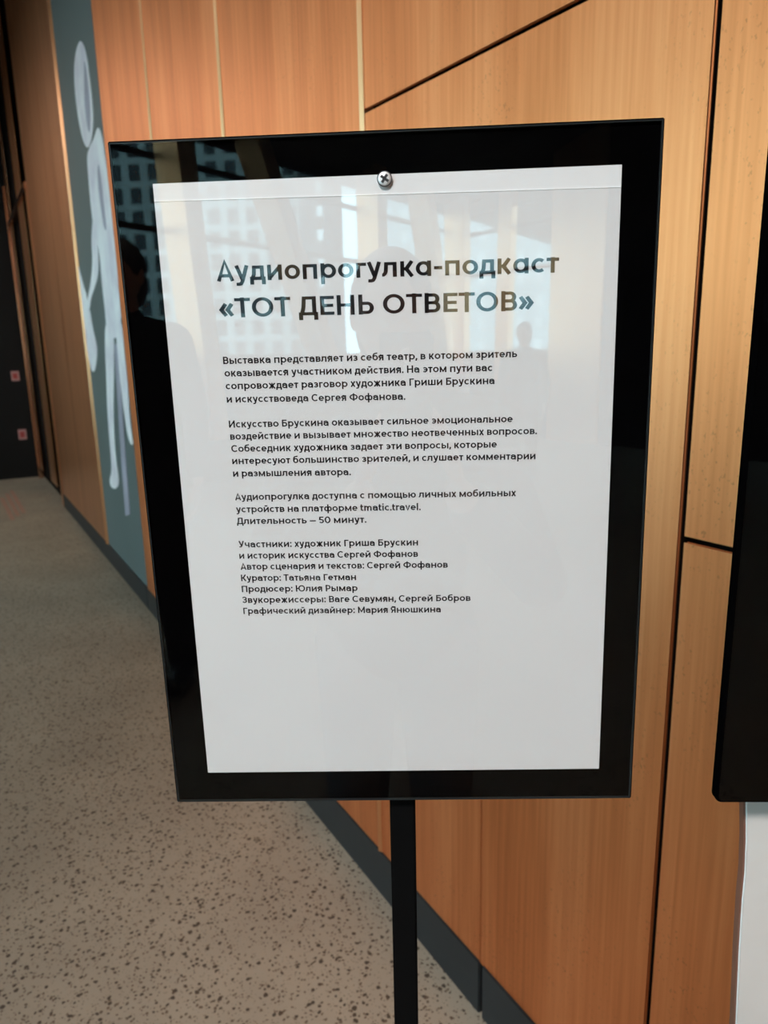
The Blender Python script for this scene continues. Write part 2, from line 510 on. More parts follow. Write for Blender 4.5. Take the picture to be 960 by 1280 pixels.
for z in (PAR+0.03, 2.84, 3.55, HEAD-0.06):
    fr.box(BW, 0, 2.04, 0.06, 0.12, z-0.03, z+0.03)
obj('transom', fr, M['steel'], wi)
for l_lo, l_hi in ((0.98, 1.05),):
    a = MB()
    a.hexa([BW(l_lo, 0.0, 1.0), BW(l_lo+0.28, 0.0, 1.0), BW(l_lo+0.28, -0.15, 1.0), BW(l_lo, -0.15, 1.0),
            BW(l_hi, 0.0, 4.1), BW(l_hi+0.28, 0.0, 4.1), BW(l_hi+0.28, -0.15, 4.1), BW(l_hi, -0.15, 4.1)])
    structure(obj('trim_%d' % tn, a, M['copper_plain'])); tn += 1

# ------------------------------------------------------------------ outside
gr = MB(); gr.face([(-160, -170, -9), (160, -170, -9), (160, 120, -9), (-160, 120, -9)])
structure(obj('ground', gr, M['ground']))

def building(x0, x1, y, depth, z1, cols, rows, zrow, win_mat, wall_mat, label, ww, wh, rx0=None, rx1=None, z_first=-7, keep=100, mode=None):
    t = thing('building', ((x0+x1)/2, y-depth/2, -9), label, 'building')
    wmb = MB(); wmb.box(lambda a, b_, c: (a, b_, c), x0, x1, y-depth, y, -9, z1)
    wmb.box(lambda a, b_, c: (a, b_, c), x0-0.3, x1+0.3, y-depth-0.3, y+0.3, z1, z1+0.7)
    obj('facade', wmb, wall_mat, t)
    rx0 = x0 if rx0 is None else rx0; rx1 = x1 if rx1 is None else rx1
    spots = []
    for j in range(rows):
        for i in range(cols):
            cx = rx0 + (rx1-rx0)*(i+0.5)/cols; cz = z_first + zrow*j
            if cz+wh < z1-0.5:
                spots.append((abs(cz-14), cx, cz))
    spots.sort()
    rest = MB(); nrest = 0
    for k, (_, cx, cz) in enumerate(spots):
        tgt = MB() if k < keep else rest
        tgt.box(lambda a, b_, c: (a, b_, c), cx-ww/2, cx+ww/2, y-0.05, y+0.06, cz, cz+wh)
        if k < keep:
            obj('window', tgt, win_mat, t)
        else:
            nrest += 1
    if nrest:
        o = obj('other_window', rest, win_mat, t); o['kind'] = 'stuff'
    return t
building(-52, -17.6, -100, 22, 62, 13, 22, 2.95, M['win_dark'], M['facade'], 'tall grey apartment block with dark window grid outside, mirrored in the sign glass', 1.5, 2.05)
building(-17.2, -13.9, -97, 20, 58, 1, 22, 2.95, M['win_white'], M['facade_dark'], 'narrow dark tower with one column of white windows outside, beside the grey block', 0.8, 1.3, -15.2, -13.9)
building(-10.4, 22, -104, 18, 48, 12, 18, 3.0, M['win_white'], M['facade_pale'], 'pale blue block with small white windows outside, right of the sky gap in the reflection', 1.0, 1.4)

# ------------------------------------------------------------------ mural panel with printed figure
mb = MB(); mb.box(RM, -5.412, -4.185, WD-0.03, WD-0.002, ZB, TOP); mb.bevel(0.0015)
mural = tag(obj('mural_panel', mb, M['mural']), 'tall slate grey wall panel printed with a thin white standing figure', 'mural')
def printed(name, pts, m, lift):
    q = [on_wall(x, y) for x, y in pts]
    p = MB()
    p.prism([RM(s, WD-0.003, z) for s, z in q], [RM(s, WD+lift, z) for s, z in q])
    return obj(name, p, m, mural)
def smooth_loop(pts, it=2):
    for _ in range(it):
        out = []
        n = len(pts)
        for i in range(n):
            a, b_ = pts[i], pts[(i+1) % n]
            out += [(a[0]*.75+b_[0]*.25, a[1]*.75+b_[1]*.25), (a[0]*.25+b_[0]*.75, a[1]*.25+b_[1]*.75)]
        pts = out
    return pts
printed('figure_head', smooth_loop([(100, 49), (105, 56), (109, 72), (112, 95), (115, 120), (117, 145), (116, 168), (111, 186), (106, 182), (101, 165), (97, 142), (94, 118), (92.5, 92), (94, 66)]), M['figure'], 0.001)
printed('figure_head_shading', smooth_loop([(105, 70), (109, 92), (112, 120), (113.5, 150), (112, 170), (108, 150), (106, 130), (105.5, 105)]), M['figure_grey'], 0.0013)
printed('figure_torso', smooth_loop([(118, 172), (122, 157), (127, 166), (131, 190), (136, 230), (141, 280), (146, 330), (150, 380), (152, 400), (146, 425), (134, 420), (131, 385), (127, 350), (124, 310), (119, 300), (114, 262), (111, 228), (108.5, 195), (112, 184)]), M['figure'], 0.0011)
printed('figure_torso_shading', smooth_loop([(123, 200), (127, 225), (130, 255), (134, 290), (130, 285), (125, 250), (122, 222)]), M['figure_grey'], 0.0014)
printed('figure_arm', smooth_loop([(117, 262), (122, 300), (124, 340), (119, 358), (114, 372), (112, 388), (107, 392), (110, 372), (114, 350), (116, 325), (114, 300)]), M['figure'], 0.0012)
printed('figure_hand', smooth_loop([(107, 380), (112, 384), (116, 410), (121, 430), (122, 442), (119, 464), (115, 465), (112, 452), (107, 425), (104, 402)]), M['figure'], 0.0015)
printed('figure_staff', smooth_loop([(95.5, 329), (98, 331), (104, 355), (109, 370), (111, 392), (108, 405), (103.5, 402), (101, 380), (98, 350)], 1), M['figure'], 0.0016)
printed('figure_leg', smooth_loop([(132, 400), (142, 412), (143, 450), (142, 500), (142.5, 540), (145, 575), (148, 592), (149, 606), (144, 612), (138, 608), (137, 598), (140, 590), (138, 560), (134.5, 520), (133, 470), (131, 430)]), M['figure'], 0.0013)
printed('figure_leg', smooth_loop([(144, 400), (152, 400), (155, 435), (160, 480), (162, 520), (165, 545), (167, 556), (163, 556), (158, 535), (153, 500), (148, 455)]), M['figure'], 0.0013)
printed('figure_staff', [(143, 430), (147, 430), (152, 500), (157, 570), (162.5, 643), (157, 645), (152, 580), (147, 500)], M['figure_grey'], 0.001)

# ------------------------------------------------------------------ portal at the far left of the copper wall
pt = thing('copper_portal', RM(-9.2, WD, 0), 'polished copper door surround at the far left end of the copper wall', 'door surround')
def pbox(name, s0, s1, w0, w1, z0, z1, m):
    k = MB(); k.box(RM, s0, s1, w0, w1, z0, z1); k.bevel(0.006); return obj(name, k, m, pt)
pbox('jamb', -10.36, -10.20, WD-0.03, WD+0.03, 0, 3.58, M['rose'])
pbox('jamb', -8.06, -7.94, WD-0.03, WD+0.008, 0, 3.10, M['copper_polished'])
pbox('lintel', -10.36, -7.94, WD-0.03, WD+0.022, 3.10, 3.17, M['rose'])

# red signs on the black wall
def endw(px, py):
    v = ray(px, py); q = v*(S0/(EV@v)); return float(q@NV), float(q[2]+H)
for (x0, y0, x1, y1), lab in (((13, 464, 25, 476), 'small red square sign on the black far wall, the upper one'),
                              ((22, 537, 34, 549), 'small red square sign on the black far wall, the lower one')):
    (wa, za), (wb, zb) = endw(x0, y0), endw(x1, y1)
    wa, wb = min(wa, wb), max(wa, wb); za, zb = min(za, zb), max(za, zb)
    t = thing('wall_sign', RM(S0, (wa+wb)/2, za), lab, 'sign', 'red signs on the far wall')
    k = MB(); k.box(RM, S0, S0+0.012, wa, wb, za, zb); k.bevel(0.004); obj('sign_plate', k, M['pink'], t)
    k = MB(); k.box(RM, S0+0.012, S0+0.016, wa+0.025, wb-0.02, za+0.03, zb-0.03); k.bevel(0.002); obj('sign_symbol', k, M['red'], t)

# faint reddish strips on the floor at the far left
for i, (a, b_) in enumerate((((2, 622), (16, 650)), ((8, 617), (23, 645)), ((14, 613), (30, 641)))):
    p0, p1 = Vector(on_floor(*a)), Vector(on_floor(*b_))
    d = (p1-p0).normalized(); nn = Vector((-d.y, d.x))*0.02
    k = MB()
    q = [p0-nn, p1-nn, p1+nn, p0+nn]
    k.prism([(v.x, v.y, -0.002) for v in q], [(v.x, v.y, 0.0015) for v in q])
    structure(obj('trim_%d' % tn, k, plain('red_brown_strip', (0.36, 0.20, 0.15), 0.6)), 'reddish strip on the floor'); tn += 1

# ------------------------------------------------------------------ lettering: stroked geometric alphabet
XH, CH, WT = 0.53, 0.70, 0.145
h = WT/2
def arc(cx, cy, rx, ry, a0, a1, n=None):
    n = n or max(4, int(abs(a1-a0)/15))
    return [(cx+rx*math.cos(math.radians(a0+(a1-a0)*i/n)), cy+ry*math.sin(math.radians(a0+(a1-a0)*i/n))) for i in range(n+1)]
def ell(x0, x1, y0, y1):
    return arc((x0+x1)/2, (y0+y1)/2, (x1-x0)/2-h, (y1-y0)/2-h, 0, 360, 28)
def bowl(x0, x1, y0, y1):          # right bowl between centre lines y0, y1, starting on a stem
    r = (y1-y0)/2; xr = x1-h
    return [(x0, y1), (xr-r, y1)] + arc(xr-r, (y0+y1)/2, r, r, 90, -90)[1:-1] + [(xr-r, y0), (x0, y0)]
def glyphs():
    G = {}
    X, C = XH, CH
    def put(ch, w, strokes, l=0.065, r=0.065):
        G[ch] = (w, strokes, l, r)
    v = lambda x, y0, y1: [(x, y0), (x, y1)]
    hz = lambda y, x0, x1: [(x0, y), (x1, y)]
    D, R_ = 0.012, 0.035            # diagonal / round side bearings
    # ---- lower case
    w = .52; by = X*.60-h*.2
    put('а', w, [[(h+.005, X*.80-.01)]+arc(w/2-.01, X-h-.15, w/2-h+.01, .15, 150, 0)+[(w-h, 0)],
                 [(w-h, by), (.24, by)]+arc(.22, (by+h)/2, .22-h, (by-h)/2, 90, 270)[0:]+[(.27, h), (w-h, h+.09)]], R_, .06)
    w = .56
    put('@', w, [ell(0, w, 0, X), v(w-h, 0, X)], R_, .065)
    put('б', .55, [ell(0, .55, 0, X), [(h, X*.5), (h+.005, X*.85), (h+.05, X*1.08), (.17, X*1.2), (.3, X*1.25), (.50, X*1.33)]], R_, R_)
    put('в', .49, [v(h, 0, X), bowl(h, .46, X/2, X-h), bowl(h, .49, h, X/2)], .065, R_)
    put('г', .37, [[(h, 0), (h, X-h), (.37, X-h)]], .065, .01)
    put('д', .58, [hz(h, 0, .58), v(h, h, -.14), v(.58-h, h, -.14), [(.10, h), (.155, X*.4), (.17, X-h), (.46, X-h), (.46, h)]], D, D)
    w = .54
    put('е', w, [[(h*1.3, X*.5), (w-h, X*.5)]+arc(w/2, X/2, w/2-h, X/2-h, 0, 318)[1:]], R_, R_)
    put('ж', .76, [v(.38, 0, X), [(.02+h, X), (.33, X*.5), (.02+h, 0)], [(.74-h, X), (.43, X*.5), (.74-h, 0)]], D, D)
    r1 = (X/2-h)/2
    put('з', .45, [arc(.21, X-h-r1, .22-h+.0, r1, 160, -90)+[(.14, X/2)], [(.14, X/2)]+arc(.22, h+r1, .23-h, r1, 90, -160)], .02, R_)
    put('и', .54, [v(h, 0, X), v(.54-h, 0, X), [(h, h*1.0), (.54-h, X-h*1.0)]])
    put('й', .54, [v(h, 0, X), v(.54-h, 0, X), [(h, h), (.54-h, X-h)], arc(.27, X+.20, .115, .10, 195, 345)])
    put('к', .52, [v(h, 0, X), [(h, X*.5), (.2, X*.5)], [(.50-h, X), (.22, X*.5), (.51-h, 0)]], .065, D)
    put('л', .54, [[(0, h), (.05, h), (.11, h+.05), (.14, .2), (.155, X-h), (.54-h, X-h), (.54-h, 0)]], D, .065)
    put('м', .67, [v(h, 0, X), v(.67-h, 0, X), [(h, X-h*.6), (.335, .09), (.67-h, X-h*.6)]])
    put('н', .54, [v(h, 0, X), v(.54-h, 0, X), hz(X/2, h, .54-h)])
    put('о', .57, [ell(0, .57, 0, X)], R_, R_)
    put('п', .53, [[(h, 0), (h, X-h), (.53-h, X-h), (.53-h, 0)]])
    put('р', .57, [v(h, -.19, X), ell(0, .57, 0, X)], .065, R_)
    put('с', .51, [arc(.28, X/2, .28-h, X/2-h, 48, 312)], R_, .02)
    put('т', .45, [hz(X-h, 0, .45), v(.225, 0, X)], .015, .015)
    put('у', .53, [[(h, X), (.275, .04)], [(.53-h, X), (.27, -.02), (.22, -.10), (.15, -.19+h), (.04, -.19+h)]], D, D)
    put('ф', .80, [v(.40, -.19, C+.02), ell(0, .46, 0, X), ell(.34, .80, 0, X)], R_, R_)
    put('х', .51, [[(h, X), (.51-h, 0)], [(.51-h, X), (h, 0)]], D, D)
    put('ц', .60, [[(h, X), (h, h), (.60, h)], v(.53-h, 0, X), v(.60-h, h, -.13)], .065, .01)
    put('ч', .50, [[(h, X), (h, X*.62), (h+.03, X*.46), (h+.12, X*.40), (.50-h, X*.42)], v(.50-h, 0, X)])
    put('ш', .76, [[(h, X), (h, h), (.76-h, h), (.76-h, X)], v(.38, 0, X)])
    put('щ', .83, [[(h, X), (h, h), (.83, h)], v(.38, 0, X), v(.76-h, 0, X), v(.83-h, h, -.13)], .065, .01)
    put('ь', .49, [v(h, 0, X), bowl(h, .49, h, X*.57)], .065, R_)
    put('ы', .70, [v(h, 0, X), bowl(h, .47, h, X*.57), v(.70-h, 0, X)])
    put('э', .51, [arc(.23, X/2, .28-h, X/2-h, 132, -132), hz(X/2, .14, .46)], .02, R_)
    put('ю', .78, [v(h, 0, X), hz(X/2, h, .3), ell(.24, .78, 0, X)], .065, R_)
    put('я', .51, [v(.51-h, 0, X), [(.51-h, X-h), (.20, X-h)]+arc(.20, X*.5+(X/2-h)/2, .20-h, (X/2-h)/2, 90, 270)+[(.51-h, X*.5)], [(.24, X*.5), (.03+h, 0)]], .015, .065)
    # ---- capitals
    put('А', .66, [[(h, 0), (.33, C-h*.3), (.66-h, 0)], hz(.19, .15, .51)], D, D)
    put('Б', .54, [[(.50, C-h), (h, C-h), (h, 0)], bowl(h, .54, h, C*.56)], .07, R_)
    put('В', .55, [v(h, 0, C), bowl(h, .52, C*.51, C-h), bowl(h, .55, h, C*.51)], .07, R_)
    put('Г', .46, [[(h, 0), (h, C-h), (.46, C-h)]], .07, .01)
    put('Д', .68, [hz(h, 0, .68), v(h, h, -.15), v(.68-h, h, -.15), [(.11, h), (.17, .28), (.20, C-h), (.55, C-h), (.55, h)]], .015, .015)
    put('Е', .49, [[(.49, C-h), (h, C-h), (h, h), (.49, h)], hz(C/2, h, .46)], .07, .025)
    put('З', .53, [arc(.25, C*.51+(C*.49-h)/2, .26-h, (C*.49-h)/2, 160, -90)+[(.17, C*.51)], [(.17, C*.51)]+arc(.26, h+(C*.51-h)/2, .27-h, (C*.51-h)/2, 90, -160)], .02, R_)
    put('И', .62, [v(h, 0, C), v(.62-h, 0, C), [(h, h), (.62-h, C-h)]], .07, .07)
    put('К', .60, [v(h, 0, C), [(h, C*.5), (.22, C*.5)], [(.58-h, C), (.25, C*.5), (.60-h, 0)]], .07, D)
    put('М', .76, [v(h, 0, C), v(.76-h, 0, C), [(h, C-h*.6), (.38, .15), (.76-h, C-h*.6)]], .07, .07)
    put('Н', .62, [v(h, 0, C), v(.62-h, 0, C), hz(C/2, h, .62-h)], .07, .07)
    put('О', .76, [ell(0, .76, -.01, C+.01)], R_, R_)
    put('П', .61, [[(h, 0), (h, C-h), (.61-h, C-h), (.61-h, 0)]], .07, .07)
    put('Р', .53, [v(h, 0, C), bowl(h, .53, C*.40, C-h)], .07, .025)
    put('С', .68, [arc(.37, C/2, .37-h, C/2-h+.01, 45, 315)], R_, .02)
    put('Т', .56, [hz(C-h, 0, .56), v(.28, 0, C)], .015, .015)
    put('У', .60, [[(h, C), (.32, .16)], [(.60-h, C), (.33, .16), (.26, h+.02), (.19, h), (.07, h)]], D, D)
    put('Ф', .84, [v(.42, -.01, C+.01), ell(0, .84, .06, C-.06)], R_, R_)
    put('Ь', .54, [v(h, 0, C), bowl(h, .54, h, C*.56)], .07, R_)
    put('Ю', 1.0, [v(h, 0, C), hz(C/2, h, .34), ell(.27, 1.0, -.01, C+.01)], .07, R_)
    put('Я', .55, [v(.55-h, 0, C), [(.55-h, C-h), (.22, C-h)]+arc(.22, C*.42+(C*.58-h)/2, .22-h, (C*.58-h)/2, 90, 270)+[(.55-h, C*.42)], [(.26, C*.42), (.03+h, 0)]], .015, .07)
    # ---- latin, figures, points
    put('t', .34, [[(.13, C*.95), (.13, .14), (.15, h+.02), (.20, h), (.33, h)], hz(X-h, 0, .33)], .01, .02)
    put('m', .80, [v(h, 0, X)] + [[(x0, X*.5)]+arc(x0+.15, X-h-.13, .15, .13, 180, 0)+[(x0+.30, 0)] for x0 in (h, h+.335)])
    G['a'] = G['а']; G['c'] = G['с']; G['e'] = G['е']
    put('i', WT, [v(h, 0, X), v(h, X+.08, X+.21)])
    put('r', .34, [v(h, 0, X), [(h, X*.5)]+arc(h+.16, X-h-.14, .16, .14, 180, 80)+[(.34, X-h)]], .065, .005)
    put('v', .52, [[(h, X), (.26, .03), (.52-h, X)]], D, D)
    put('l', WT, [v(h, 0, C+.03)])
    put('5', .52, [[(.47, C-h), (.12, C-h), (.09, C*.56)]+[(.16, C*.60)]+arc(.25, C*.32, .27-h, C*.32-h, 100, -150)], R_, R_)
    put('0', .60, [arc(.30, C/2, .30-h, C/2-h+.01, 0, 360, 28)], R_, R_)
    put('.', .15, [v(.075, 0, .15)], .04, .04)
    put(',', .15, [[(.09, .15), (.09, .05), (.03, -.10)]], .04, .04)
    put(':', .15, [v(.075, 0, .15), v(.075, X-.16, X-.01)], .05, .05)
    put('-', .30, [hz(X*.52, 0, .30)], .04, .04)
    put('—', .62, [hz(X*.50, 0, .62)], .03, .03)
    put('«', .46, [[(.21, X*.92), (.05, X*.52), (.21, X*.12)], [(.43, X*.92), (.27, X*.52), (.43, X*.12)]], .03, .05)
    put('»', .46, [[(.03, X*.92), (.19, X*.52), (.03, X*.12)], [(.25, X*.92), (.41, X*.52), (.25, X*.12)]], .05, .03)
    return G
GL = glyphs()

def stroke_quads(pts, hw):
    """left and right outline of one polyline with mitred corners"""
    n = len(pts)
    closed = math.dist(pts[0], pts[-1]) < 1e-6
    P = pts[:-1] if closed else pts
    m = len(P)
    out = []
    def nrm(a, b_):
        dx, dy = b_[0]-a[0], b_[1]-a[1]; l_ = math.hypot(dx, dy) or 1
        return (-dy/l_, dx/l_)
    for i in range(m):
        if closed or 0 < i < m-1:
            n0 = nrm(P[(i-1) % m], P[i]); n1 = nrm(P[i], P[(i+1) % m])
            bx, by_ = n0[0]+n1[0], n0[1]+n1[1]
            q = bx*bx+by_*by_
            k = 2.0/max(q, 0.9)
            o = (bx*k*hw, by_*k*hw)
        elif i == 0:
            a = nrm(P[0], P[1]); o = (a[0]*hw, a[1]*hw)
        else:
            a = nrm(P[m-2], P[m-1]); o = (a[0]*hw, a[1]*hw)
        o = (o[0], o[1]*0.76)          # level strokes are drawn a little thinner than upright ones
        out.append(((P[i][0]+o[0], P[i][1]+o[1]), (P[i][0]-o[0], P[i][1]-o[1])))
    return out, closed

def natural(text):
    x = 0
    for ch in text:
        if ch == ' ':
            x += 0.25; continue
        w, st, l, r = GL[ch]
        x += l+w+r
    a, z = text[0], text[-1]
    return x-GL[a][2]-GL[z][3]

# ------------------------------------------------------------------ the sign stand
SCN = np.array([0.00699506, 0.48103355, -0.09638266+H])
SD = np.array([0.99932888, -0.03531651, 0.00972302])
SU = np.array([-0.00976835, -0.00111142, 0.99995167])
SN = np.array([-0.035304, -0.99937556, -0.00145566])
def SG(u, v, k):
    return SCN + SD*u + SU*v + SN*k
PX0, PX1, PY0, PY1 = -.1485-.02665, .1485+.02526, -.21-.02548, .21+.02606
base = SG(0, -.2, -.022)
sign = thing('sign_stand', (base[0], base[1], 0), 'black floor stand sign holding a white printed sheet, in the foreground', 'sign')
k = MB(); k.box(SG, PX0, PX1, PY0, PY1, -.012, -.0004); k.bevel(0.0006, 2)
obj('frame_panel', k, M['black'], sign)
k = MB(); k.box(SG, -.1485, .1485, -.21, .21, -.0004, 0)
sheet = obj('paper_sheet', k, M['paper'], sign)
sheet['label'] = 'white sheet with black printed text'
k = MB(); k.face([SG(-.1485, -.21, .0006), SG(.1485, -.21, .0006), SG(.1485, .197, .0006), SG(-.1485, .1995, .0006)])
k.bm.normal_update()
if k.bm.faces[:][0].normal.y > 0: bmesh.ops.reverse_faces(k.bm, faces=k.bm.faces[:])
obj('clear_sleeve', k, M['sleeve'], sign, recalc=False)
k = MB(); k.hexa([SG(-.1485, .1992, .00005), SG(.1485, .1967, .00005), SG(.1485, .1967, .00025), SG(-.1485, .1992, .00025),
                  SG(-.1485, .1999, .00005), SG(.1485, .1974, .00005), SG(.1485, .1974, .00025), SG(-.1485, .1999, .00025)])
obj('sleeve_edge', k, M['film'], sign)
gi = .0022
k = MB(); k.box(SG, PX0+gi, PX1-gi, PY0+gi, PY1-gi, .0008, .0018)
obj('glass_cover', k, M['glass'], sign)
k = MB()
for a0, a1, b0, b1 in ((PX0+gi-.0006, PX1-gi+.0006, PY0+gi-.0006, PY0+gi), (PX0+gi-.0006, PX1-gi+.0006, PY1-gi, PY1-gi+.0006),
                       (PX0+gi-.0006, PX0+gi, PY0+gi, PY1-gi), (PX1-gi, PX1-gi+.0006, PY0+gi, PY1-gi)):
    k.box(SG, a0, a1, b0, b1, -.0004, .0018)
obj('glass_edge', k, M['glass_edge'], sign)
# screw at the top edge of the sheet
k = MB()
prof = [(.0042, -.0002), (.0042, .0021), (.0039, .0024), (.0030, .0026), (.0014, .0027)]
rings = [[SG(rr*math.cos(a), .2070+rr*math.sin(a), kk) for a in [2*math.pi*i/28 for i in range(28)]] for rr, kk in prof]
vr = [k.verts(r_) for r_ in rings]
for a, b_ in zip(vr, vr[1:]):
    for i in range(28):
        k.bm.faces.new([a[i], a[(i+1) % 28], b_[(i+1) % 28], b_[i]])
k.bm.faces.new(vr[-1]); k.bm.faces.new(vr[0][::-1])
scr = obj('screw', k, M['screw'], sign, smooth=True)
scr['label'] = 'zinc cross-head screw at the top edge of the sheet'
k = MB()
for ang in (55, 145):
    ca, sa_ = math.cos(math.radians(ang)), math.sin(math.radians(ang))
    T = lambda a, b_, c: SG(a*ca-b_*sa_, .2070+a*sa_+b_*ca, c)
    k.box(T, -.0029, .0029, -.0008, .0008, .0022, .00285)
obj('cross_recess', k, M['recess'], scr)
k = MB(); k.prism([SG(.0048*math.cos(2*math.pi*i/28), .2070+.0048*math.sin(2*math.pi*i/28), .0018) for i in range(28)],
                  [SG(.0048*math.cos(2*math.pi*i/28), .2070+.0048*math.sin(2*math.pi*i/28), .0020) for i in range(28)])
obj('washer', k, M['recess'], scr)
# post and foot
def PO(a, b_, z):
    return (base[0]+a, base[1]+b_, z)
k = MB(); k.box(PO, -.0102, .0101, -.010, .010, .008, 1.30); k.bevel(.0015)
obj('post', k, M['post'], sign)
k = MB(); k.box(PO, -.15, .15, -.15, .15, 0, .008); k.bevel(.002)
obj('base_plate', k, M['post'], sign)

# printed text (left edge u, baseline v at left, right edge u, baseline v at right: millimetres on the sheet)
LINES = [
 ('heading', 'Аудиопрогулк@-подк@ст', 18.0, -112.0, 149.1, 110.7, 147.0),
 ('heading', '«ТОТ ДЕНЬ ОТВЕТОВ»', 18.0, -111.4, 126.0, 94.3, 123.9),
 ('exhibition_text', 'Выставка представляет из себя театр, в котором зритель', 0, -112.0, 95.9, 84.4, 94.4),
 ('exhibition_text', 'оказывается участником действия. На этом пути вас', 0, -111.7, 87.6, 68.4, 85.8),
 ('exhibition_text', 'сопровождает разговор художника Гриши Брускина', 0, -111.6, 79.1, 69.5, 77.3),
 ('exhibition_text', 'и искусствоведа Сергея Фофанова.', 0, -111.6, 70.2, 9.7, 68.6),
 ('art_text', 'Искусство Брускина оказывает сильное эмоциональное', 0, -111.4, 53.2, 81.8, 51.5),
 ('art_text', 'воздействие и вызывает множество неотвеченных вопросов.', 0, -111.2, 44.9, 98.2, 43.0),
 ('art_text', 'Собеседник художника задает эти вопросы, которые', 0, -111.1, 36.4, 71.2, 34.6),
 ('art_text', 'интересуют большинство зрителей, и слушает комментарии', 0, -111.1, 27.9, 97.5, 25.9),
 ('art_text', 'и размышления автора.', 0, -111.2, 19.1, -29.2, 18.1),
 ('access_text', 'Аудиопрогулка доступна с помощью личных мобильных', 0, -111.2, 2.4, 84.6, 0.5),
 ('access_text', 'устройств на платформе tmatic.travel.', 0, -111.1, -6.4, 18.5, -7.8),
 ('access_text', 'Длительность — 50 минут.', 0, -111.2, -14.9, -19.7, -15.9),
 ('credits_text', 'Участники: художник Гриша Брускин', 0, -111.2, -31.9, 16.2, -33.2),
 ('credits_text', 'и историк искусства Сергей Фофанов', 0, -111.3, -40.2, 16.0, -41.6),
 ('credits_text', 'Автор сценария и текстов: Сергей Фофанов', 0, -111.1, -48.4, 36.9, -50.0),
 ('credits_text', 'Куратор: Татьяна Гетман', 0, -111.3, -56.9, -28.6, -57.9),
 ('credits_text', 'Продюсер: Юлия Рымар', 0, -111.4, -65.2, -27.8, -66.1),
 ('credits_text', 'Звукорежиссеры: Ваге Севумян, Сергей Бобров', 0, -111.7, -73.5, 52.9, -75.2),
 ('credits_text', 'Графический дизайнер: Мария Янюшкина', 0, -111.5, -81.9, 31.5, -83.4),
]
BODY = 7.0
blocks = {}
for name, text, size, u0, v0, u1, v1 in LINES:
    size = size or BODY
    mb = blocks.setdefault(name, MB())
    # the sheet measures run to the ink's edge; one factor fits each line to its measured length
    kx = (u1-u0)/(natural(text)*size)
    print('LINE %.3f %s' % (kx, text[:20]))
    x = -GL[text[0]][2]
    for ch in text:
        if ch == ' ':
            x += 0.25; continue
        w, strokes, l, r = GL[ch]
        x += l
        for st in strokes:
            q, closed = stroke_quads(st, h)
            def at(p):
                uu = (x+p[0])*size*kx
                t = uu/(u1-u0)
                return SG((u0+uu)/1000, (v0+(v1-v0)*t+p[1]*size)/1000, .00012)
            L_ = [(at(a), at(b_)) for a, b_ in q]
            vv = [(mb.verts([a])[0], mb.verts([b_])[0]) for a, b_ in L_]
            idx = list(range(len(vv)-1))
            for i in idx:
                mb.bm.faces.new([vv[i][0], vv[i][1], vv[i+1][1], vv[i+1][0]])
            if closed:
                mb.bm.faces.new([vv[-1][0], vv[-1][1], vv[0][1], vv[0][0]])
        x += w+r
for name, mb in blocks.items():
    obj(name, mb, M['ink'], sheet)

# ------------------------------------------------------------------ display stand cut by the right edge of the photo
YK = 0.48
v1 = ray(893, 1002); kc = v1*(YK/v1[1]); zb = kc[2]
v2 = ray(960, 1002); ke = v2*(zb/v2[2])
kd = np.array([ke[0]-kc[0], ke[1]-kc[1], 0]); kd /= np.linalg.norm(kd)
kn = np.array([kd[1], -kd[0], 0])
def KG(a, z, k_):
    p = kc + kd*a + kn*k_
    return (p[0], p[1], p[2]+H+z)
KW, KH = 0.36, 0.64
kz = thing('display_stand', KG(KW/2, -zb-H, -0.06), 'black glossy display panel on a white stand, cut off by the right edge', 'display stand')
def rrect(w_, h_, r, inset=0.0, n=6):
    pts = []
    for cx, cy, a0 in ((w_-r, r, -90), (w_-r, h_-r, 0), (r, h_-r, 90), (r, r, 180)):
        pts += [(cx+(r-inset)*math.cos(math.radians(a0+90*i/n)), cy+(r-inset)*math.sin(math.radians(a0+90*i/n))) for i in range(n+1)]
    return pts
k = MB(); o1 = rrect(KW, KH, .006)
k.prism([KG(a, z, -.005) for a, z in o1], [KG(a, z, 0) for a, z in o1]); k.bevel(.0005)
obj('display_body', k, M['black'], kz)
k = MB(); o1 = rrect(KW, KH, .006, .0018)
k.prism([KG(a, z, .0003) for a, z in o1], [KG(a, z, .0022) for a, z in o1])
obj('glass_front', k, M['glass'], kz)
k = MB(); k.box(KG, .036, KW-.03, .045, KH-.04, 0, .0002)
obj('screen', k, M['screen'], kz)
# white stand with a softly waisted outline
prof = []
for px, py in ((934, 990), (934, 1050), (932.5, 1090), (929, 1126), (925, 1190), (921, 1280)):
    vv = ray(px, py); p = vv*((YK+0.035)/vv[1])
    prof.append((float((p-kc)@kd), float(p[2]+H)))
prof = [(prof[0][0], kc[2]+H+.06)] + prof
lastx, lastz = prof[-1]
for i in range(1, 7):
    t = i/6
    prof.append((lastx+0.03*t*t+0.012*t, lastz*(1-t)))
KT = lambda a, z, k_: tuple((kc + kd*a + kn*k_)[:2]) + (z,)
loop = prof + [(KW-a, z) for a, z in prof[::-1]]
k = MB()
k.prism([KT(a, z, -.0382) for a, z in loop], [KT(a, z, -.0352) for a, z in loop]); k.bevel(.0006, 1)
obj('stand_column', k, M['white'], kz)
loop2 = [(a-.0022, z) for a, z in prof] + [(KW-a+.0022, z) for a, z in prof[::-1]]
k = MB()
k.prism([KT(a, z, -.046) for a, z in loop2], [KT(a, z, -.0384) for a, z in loop2])
obj('stand_edge', k, M['brown_edge'], kz)
k = MB(); k.box(KG, .06, KW-.06, .03, .20, -.0352, -.005); obj('mount_plate', k, M['post'], kz)
